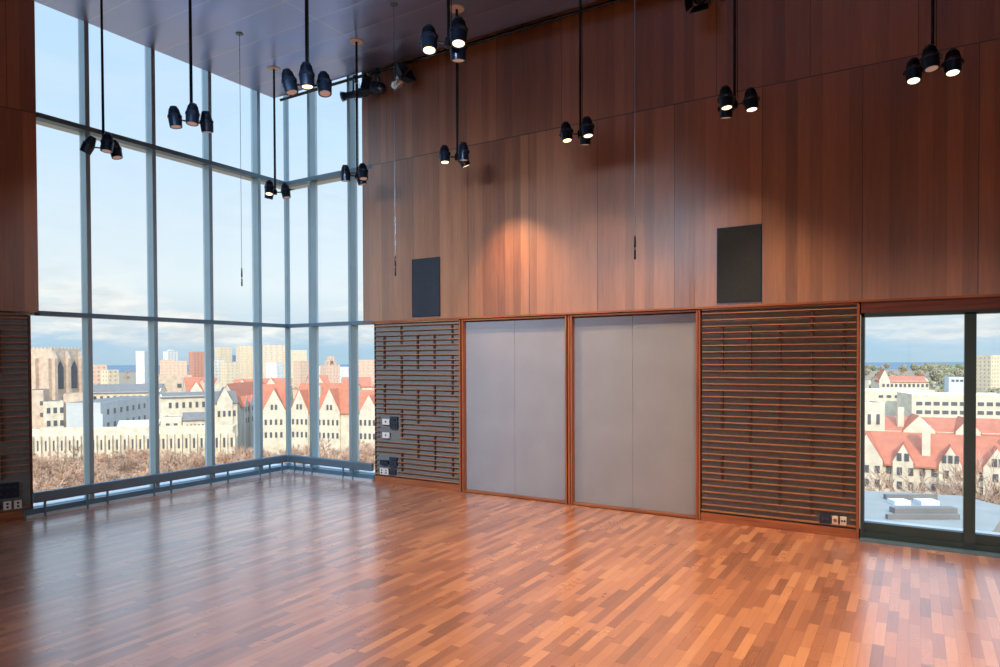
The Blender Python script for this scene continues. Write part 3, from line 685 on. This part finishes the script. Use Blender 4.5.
tower('long low white block right of the stepped pink tower',340,356,368,900,W1,S(196,196,198),8,4)
tower('wide rosy block beside the left slatted screen',356,378,361,820,P1,S(196,160,146),6,4)
tower('pink low block with dark notch right of stone tower',90,107,366,820,P1,S(170,140,130),6,5)
tower('small tan block on the skyline beyond the long wing',108,119,371,800,C1,S(180,150,130),6,5)
tower('tall cream tower at the right edge of the right window',991,1010,357,560,C1,S(170,150,128),3.4,3.2)
# right-hand window
R1=bldg('residence_hall','nearest cream residence hall with red roof and pointed dormers',845,120,1030,106,465,12,M['stone'],cat='residence hall',ridge=433,roofmat=M['red_tile'],
   gables=[(3.4,5.0,4.6),(8.9,3.0,3.2),(15.6,3.2,3.2),(21.8,3.6,3.3),(26.2,3.2,3.2)],
   rows=[(7.8,10,2,-.4,.7,1.3),(14.3,16.9,3,-.5,.6,1.3),(21,22.8,2,-.4,.7,1.3),(25.2,27.2,2,-.4,.7,1.3),(1,29,17,2.0,.75,1.3),(1,29,17,4.4,.75,1.3),(1,29,17,6.8,.75,1.3)],
   chim=[(12.2,1.5,1.2,1.2,6.3),(24.1,2.5,1.0,1.0,5.4)])
bldg('residence_hall','second row residence hall with red roof and grey gables behind the nearest',842,152,1035,140,432,13,M['stone'],cat='residence hall',ridge=417,roofmat=M['red_tile'],gables=[(15,6,3.4),(24,4.5,3),(38,5,3)],rows=[(1,38,18,2,.8,1.3)],chim=[(12,2,1.2,1.2,5),(34,2,1.2,1.2,5)])
bldg('stone_tower','square pale stone tower at the left of the right window',852,134,885,133,406,7,M['stone'],cat='tower',rows=[(2.4,5.6,2,3.6,.6,2.0)],parapet=.7)
bldg('office_block','long pale concrete block with two rows of dark windows',912,238,1020,230,396,16,M['stone'],cat='office block',roofmat=M['white_roof'],rows=[(1,36,13,3.4,1.9,1.3),(1,36,13,6.4,1.9,1.3)],parapet=.5)
bldg('terraced_block','low pale terraced block left of the concrete block',855,262,935,258,391,14,M['stone'],cat='office block',roofmat=M['white_roof'],rows=[(8,28,7,2.6,1.6,1.0)],parapet=.4)
bldg('hilltop_hall','cream hall with red roof band on rise beyond terraces',879,338,929,332,381,16,M['stone'],cat='hall',ridge=376,roofmat=M['red_tile'],gables=[(2.4,4.8,5.5)],rows=[(1,24,12,3.0,1.1,1.6),(1,24,12,6.0,1.1,1.6)])
bldg('glass_block','small pale blue block among trees near the lake horizon',949,420,968,416,377,14,M['white_roof'],cat='building',rows=[(1,10,4,3,1.6,1.4)])
# flat roof of the lower wing just outside the right window
def dk(px,py,z=-8.0):
    hy=359.9-(px-500)*.0038; d=(2-z)*FPX/(py-hy); return spot_at(px,d)
pts=[dk(830,489),dk(962,496),dk(1010,508),dk(985,545),dk(1000,640),dk(820,640)]
rd=tag(empty('roof_terrace'),'grey-blue flat roof of lower wing outside the right window','roof terrace')
MB().prism([(p.x,p.y,-8.6) for p in pts],(0,0,.6)).build('roof_deck',plain('roof_membrane',S(144,140,130),.7,0,.3,.08,.5,.02),rd)
for (a,c,p0,p1,h,nm,mt) in ((884,935,499,500,.35,'skylight_curb','slate'),(888,904,503,505.5,.3,'skylight','white_roof'),(914,932,503,505.5,.3,'skylight','white_roof'),(890,952,512,514,.35,'duct','slate'),(886,958,519,520,.3,'duct','slate')):
    A_=dk(a,p0); B_=dk(c,p0); X=(B_-A_).normalized(); Y=Vector((-X.y,X.x,0)); dp=(dk(a,p0)-dk(a,p1)).length
    MB().prism([tuple(v_+Vector((0,0,-8))) for v_ in (A_,A_-Y*dp,B_-Y*dp,B_)],(0,0,h)).build(nm,M[mt],rd)

# bare trees
def bare_tree(seed,dens=4,H=13):
    rnd=random.Random(seed); mb=MB()
    def br(p,d,l,r,k):
        e=p+d*l; mb.tube(p,e,r,r*.68,n=4 if k<2 else 3,cap=False)
        if k>=dens+1: return
        n=3 if k<dens else 4
        for i in range(n):
            a=rnd.uniform(0,2*PI); t=d.orthogonal().normalized(); t2=d.cross(t)
            s=rnd.uniform(.45,.95); nd=(d+(t*math.cos(a)+t2*math.sin(a))*s+Vector((0,0,.14))).normalized()
            br(p+d*l*rnd.uniform(.55,1),nd,l*rnd.uniform(.62,.80),max(r*.6,.045),k+1)
    br(Vector((0,0,0)),Vector((rnd.uniform(-.05,.05),rnd.uniform(-.05,.05),1)),H*.26,H*.018,0)
    return mb
bark=plain('winter_bark',S(196,158,130),.9,0,.2,.18,.8)
bark2=plain('winter_bark_grey',S(176,144,120),.9,0,.2,.18,.8)
elm=[bare_tree(s,5,33).mesh('elm_tree',bark2) for s in (11,12)]
tmesh=[bare_tree(s).mesh('bare_tree',bark if s%2 else bark2) for s in (1,2,3,4,5)]
tmesh+=elm
def tree(name,x,y,z,s,k,lab,cat,grp):
    o=bpy.data.objects.new(name,tmesh[k]); col.objects.link(o); o.location=(x,y,z); o.rotation_euler=(0,0,random.uniform(0,6.28)); o.scale=(s,s,s*random.uniform(.9,1.1)); tag(o,lab,cat,grp); return o
n=0
for i in range(15):
    d=146+i*4.8
    s0=(12-500)/FPX*d; s1=(392-500)/FPX*d; x=s0+random.uniform(0,6)
    while x<s1:
        p=spot_at(500+x/d*FPX,d+random.uniform(-2,2)); tree('bare_tree',p.x,p.y,GROUND,random.uniform(1.3,1.6)*(1.2 if x/d>-.38 else 1),n%5,'bare brown tree in the dense grove below the corner windows','tree','bare trees of the grove'); n+=1
        x+=random.uniform(6.5,9.5)
for px,d,s in ((868,92,1.55),(881,96,1.75),(902,98,1.6),(921,97,1.7),(944,95,1.6),(962,92,1.6),(986,93,1.75),(1004,95,1.7)):
    p=spot_at(px,d); tree('bare_tree',p.x,p.y,GROUND,s/1.65,5+n%2,'tall bare tree in front of the nearest red roofed residence hall','tree','bare trees by the residence hall'); n+=1
for px,d,s in ((952,60,1.45),(968,58,1.5),(985,62,1.5),(1002,60,1.5),(995,70,1.5),(975,72,1.5)):
    p=spot_at(px,d); tree('bare_tree',p.x,p.y,GROUND,s/1.4,5+n%2,'brown bare treetop beside the flat roof at right window','tree','bare treetops beside the flat roof'); n+=1
# distant neighbourhood: low houses among trees
M['stone_p']=plain('pale_render',S(224,204,178),.9,0,.2,.08,.1); M['brick_p']=plain('pale_brick',S(206,160,136),.9,0,.2,.1,.1)  # far house tones, paled to stand in for haze
taken=[]
k=0
for i in range(70):
    px=random.choice([random.uniform(84,380),random.uniform(84,380),random.uniform(862,1004)]); d=random.uniform(400,1000)
    if 860<px<945 and d<460: d+=300
    q_=spot_at(px,d)
    if any((q_-o_).length<36 for o_ in taken): continue
    taken.append(q_)
    w=random.uniform(9,26)/d*FPX*1.2; hgt=random.uniform(7,13)
    py=(359.9-(px-500)*.0038)-(GROUND+hgt-2)/d*FPX
    mt=(M['stone_p'],M['brick_p'],M['stone_tan'])[i%3]
    bldg('low_house','low pale house among bare trees in the distant neighbourhood',px,d,px+w,d+random.uniform(0,12),py,12,mt,cat='house',roofmat=(M['tar'],M['slate'],M['red_tile'])[i%3 if i%2 else 0],ridge=(py-2.2*FPX/d) if i%2 else None,group='houses of the distant neighbourhood')
for i in range(150):
    px=random.choice([random.uniform(84,380),random.uniform(84,380),random.uniform(860,1004)]); d=random.choice([random.uniform(430,900),random.uniform(900,1900)])
    p=spot_at(px,d); tree('bare_tree',p.x,p.y,GROUND,random.uniform(1.1,1.5)*(1 if d<900 else 1.5),n%5,'bare brown tree in the distant neighbourhood behind the halls','tree','bare trees of the distant neighbourhood'); n+=1
def leafy(seed):
    rnd=random.Random(seed); mb=MB()
    for i in range(420):
        th=rnd.uniform(0,2*PI); h=rnd.uniform(-.9,1); rr=(1-h*h)**.5*rnd.uniform(.75,1.05); c=Vector((4.2*rr*math.cos(th),4.2*rr*math.sin(th),8+4.6*h*rnd.uniform(.85,1.05)))
        a=Vector((rnd.uniform(-1,1),rnd.uniform(-1,1),rnd.uniform(-1,1))).normalized(); b_=a.orthogonal().normalized(); s=rnd.uniform(.6,1.1)
        mb.poly([c+a*s,c+b_*s,c-a*s,c-b_*s])
    return mb
evm=[leafy(s).mesh('evergreen_crown',plain('olive_leaves_%d'%s,(S(140,144,108),S(150,140,112),S(160,146,118))[s],.9,0,.2,.2,.5)) for s in (0,1,2)]
evt=MB().tube((0,0,0),(0,0,6),.35,.2,n=6).mesh('trunk',bark)
for i in range(130):
    px=random.choice([random.uniform(925,990),random.uniform(858,1004)]); d=random.choice([random.uniform(380,760),random.uniform(700,1900),random.uniform(1400,2400)])
    if px<932 and d<420: d=440
    p=spot_at(px,d); o=tag(empty('evergreen_tree',(p.x,p.y,GROUND)),'olive green rounded tree in the belt before the lake','tree','green trees before the lake')
    s=random.uniform(1.1,1.6)*(1.25 if d>760 else 1); o.scale=(s,s,s)
    c=bpy.data.objects.new('crown',evm[i%3]); col.objects.link(c); c.parent=o
    c=bpy.data.objects.new('trunk',evt); col.objects.link(c); c.parent=o

#==END==
# ------------------------------------------------------------------ sky and sun
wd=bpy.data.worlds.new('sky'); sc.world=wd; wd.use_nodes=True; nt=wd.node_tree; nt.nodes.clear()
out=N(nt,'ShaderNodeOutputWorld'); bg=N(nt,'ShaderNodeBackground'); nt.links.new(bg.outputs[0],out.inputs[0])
tc=N(nt,'ShaderNodeTexCoord'); sp=N(nt,'ShaderNodeSeparateXYZ'); nt.links.new(tc.outputs['Generated'],sp.inputs[0])
z=sp.outputs[2]
base=ramp(nt,z,[(0.0,S(176,204,222)),(.02,S(176,206,228)),(.05,S(206,222,234)),(.10,S(230,240,245)),(.30,S(200,227,253)),(.60,S(176,212,255))])
mp=N(nt,'ShaderNodeMapping'); mp.inputs['Scale'].default_value=(1,1,4.5); mp.inputs['Location'].default_value=(.3,.2,0); nt.links.new(tc.outputs['Generated'],mp.inputs[0])
cn=nz(nt,mp.outputs[0],5.5,8,.6)
band=ramp(nt,z,[(.0,(.1,.1,.1,1)),(.016,(.2,.2,.2,1)),(.03,(1,1,1,1)),(.07,(.9,.9,.9,1)),(.12,(.14,.14,.14,1)),(.5,(.05,.05,.05,1))])
cm=mth(nt,'MULTIPLY',ramp(nt,cn,[(.44,(0,0,0,1)),(.58,(1,1,1,1))]),band)
cc=ramp(nt,nz(nt,mp.outputs[0],12,6,.6),[(.35,S(212,218,222)),(.6,S(252,248,242))])
nt.links.new(mixc(nt,cm,base,cc),bg.inputs[0]); pass
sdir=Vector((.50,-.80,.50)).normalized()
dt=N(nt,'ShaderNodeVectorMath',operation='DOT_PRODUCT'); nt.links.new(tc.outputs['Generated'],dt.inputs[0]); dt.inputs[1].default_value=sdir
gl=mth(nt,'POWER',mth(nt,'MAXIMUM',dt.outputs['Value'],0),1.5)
nt.links.new(mth(nt,'ADD',1.12,mth(nt,'ADD',mth(nt,'MULTIPLY',gl,1.6),mth(nt,'MULTIPLY',mth(nt,'SMOOTH_MIN',mth(nt,'MAXIMUM',mth(nt,'MULTIPLY',mth(nt,'SUBTRACT',z,.5),3.2),0),1,.05),2.6))),bg.inputs[1])  # sky strength raised overhead and toward the sun, out of view, to light the room
sl=bpy.data.lights.new('sun','SUN'); sl.energy=3.2; sl.angle=.01; sl.color=(1,.86,.66)
so=bpy.data.objects.new('sun',sl); col.objects.link(so)
sd=Vector((.50,-.80,.50)).normalized(); so.rotation_mode='QUATERNION'; so.rotation_quaternion=Vector((0,0,1)).rotation_difference(sd)
so.location=(20,-40,60)
sc.cycles.max_bounces=8; sc.cycles.diffuse_bounces=4; sc.cycles.glossy_bounces=4; sc.cycles.transparent_max_bounces=12
sc.cycles.sample_clamp_indirect=6; sc.cycles.caustics_reflective=False; sc.cycles.use_denoising=True
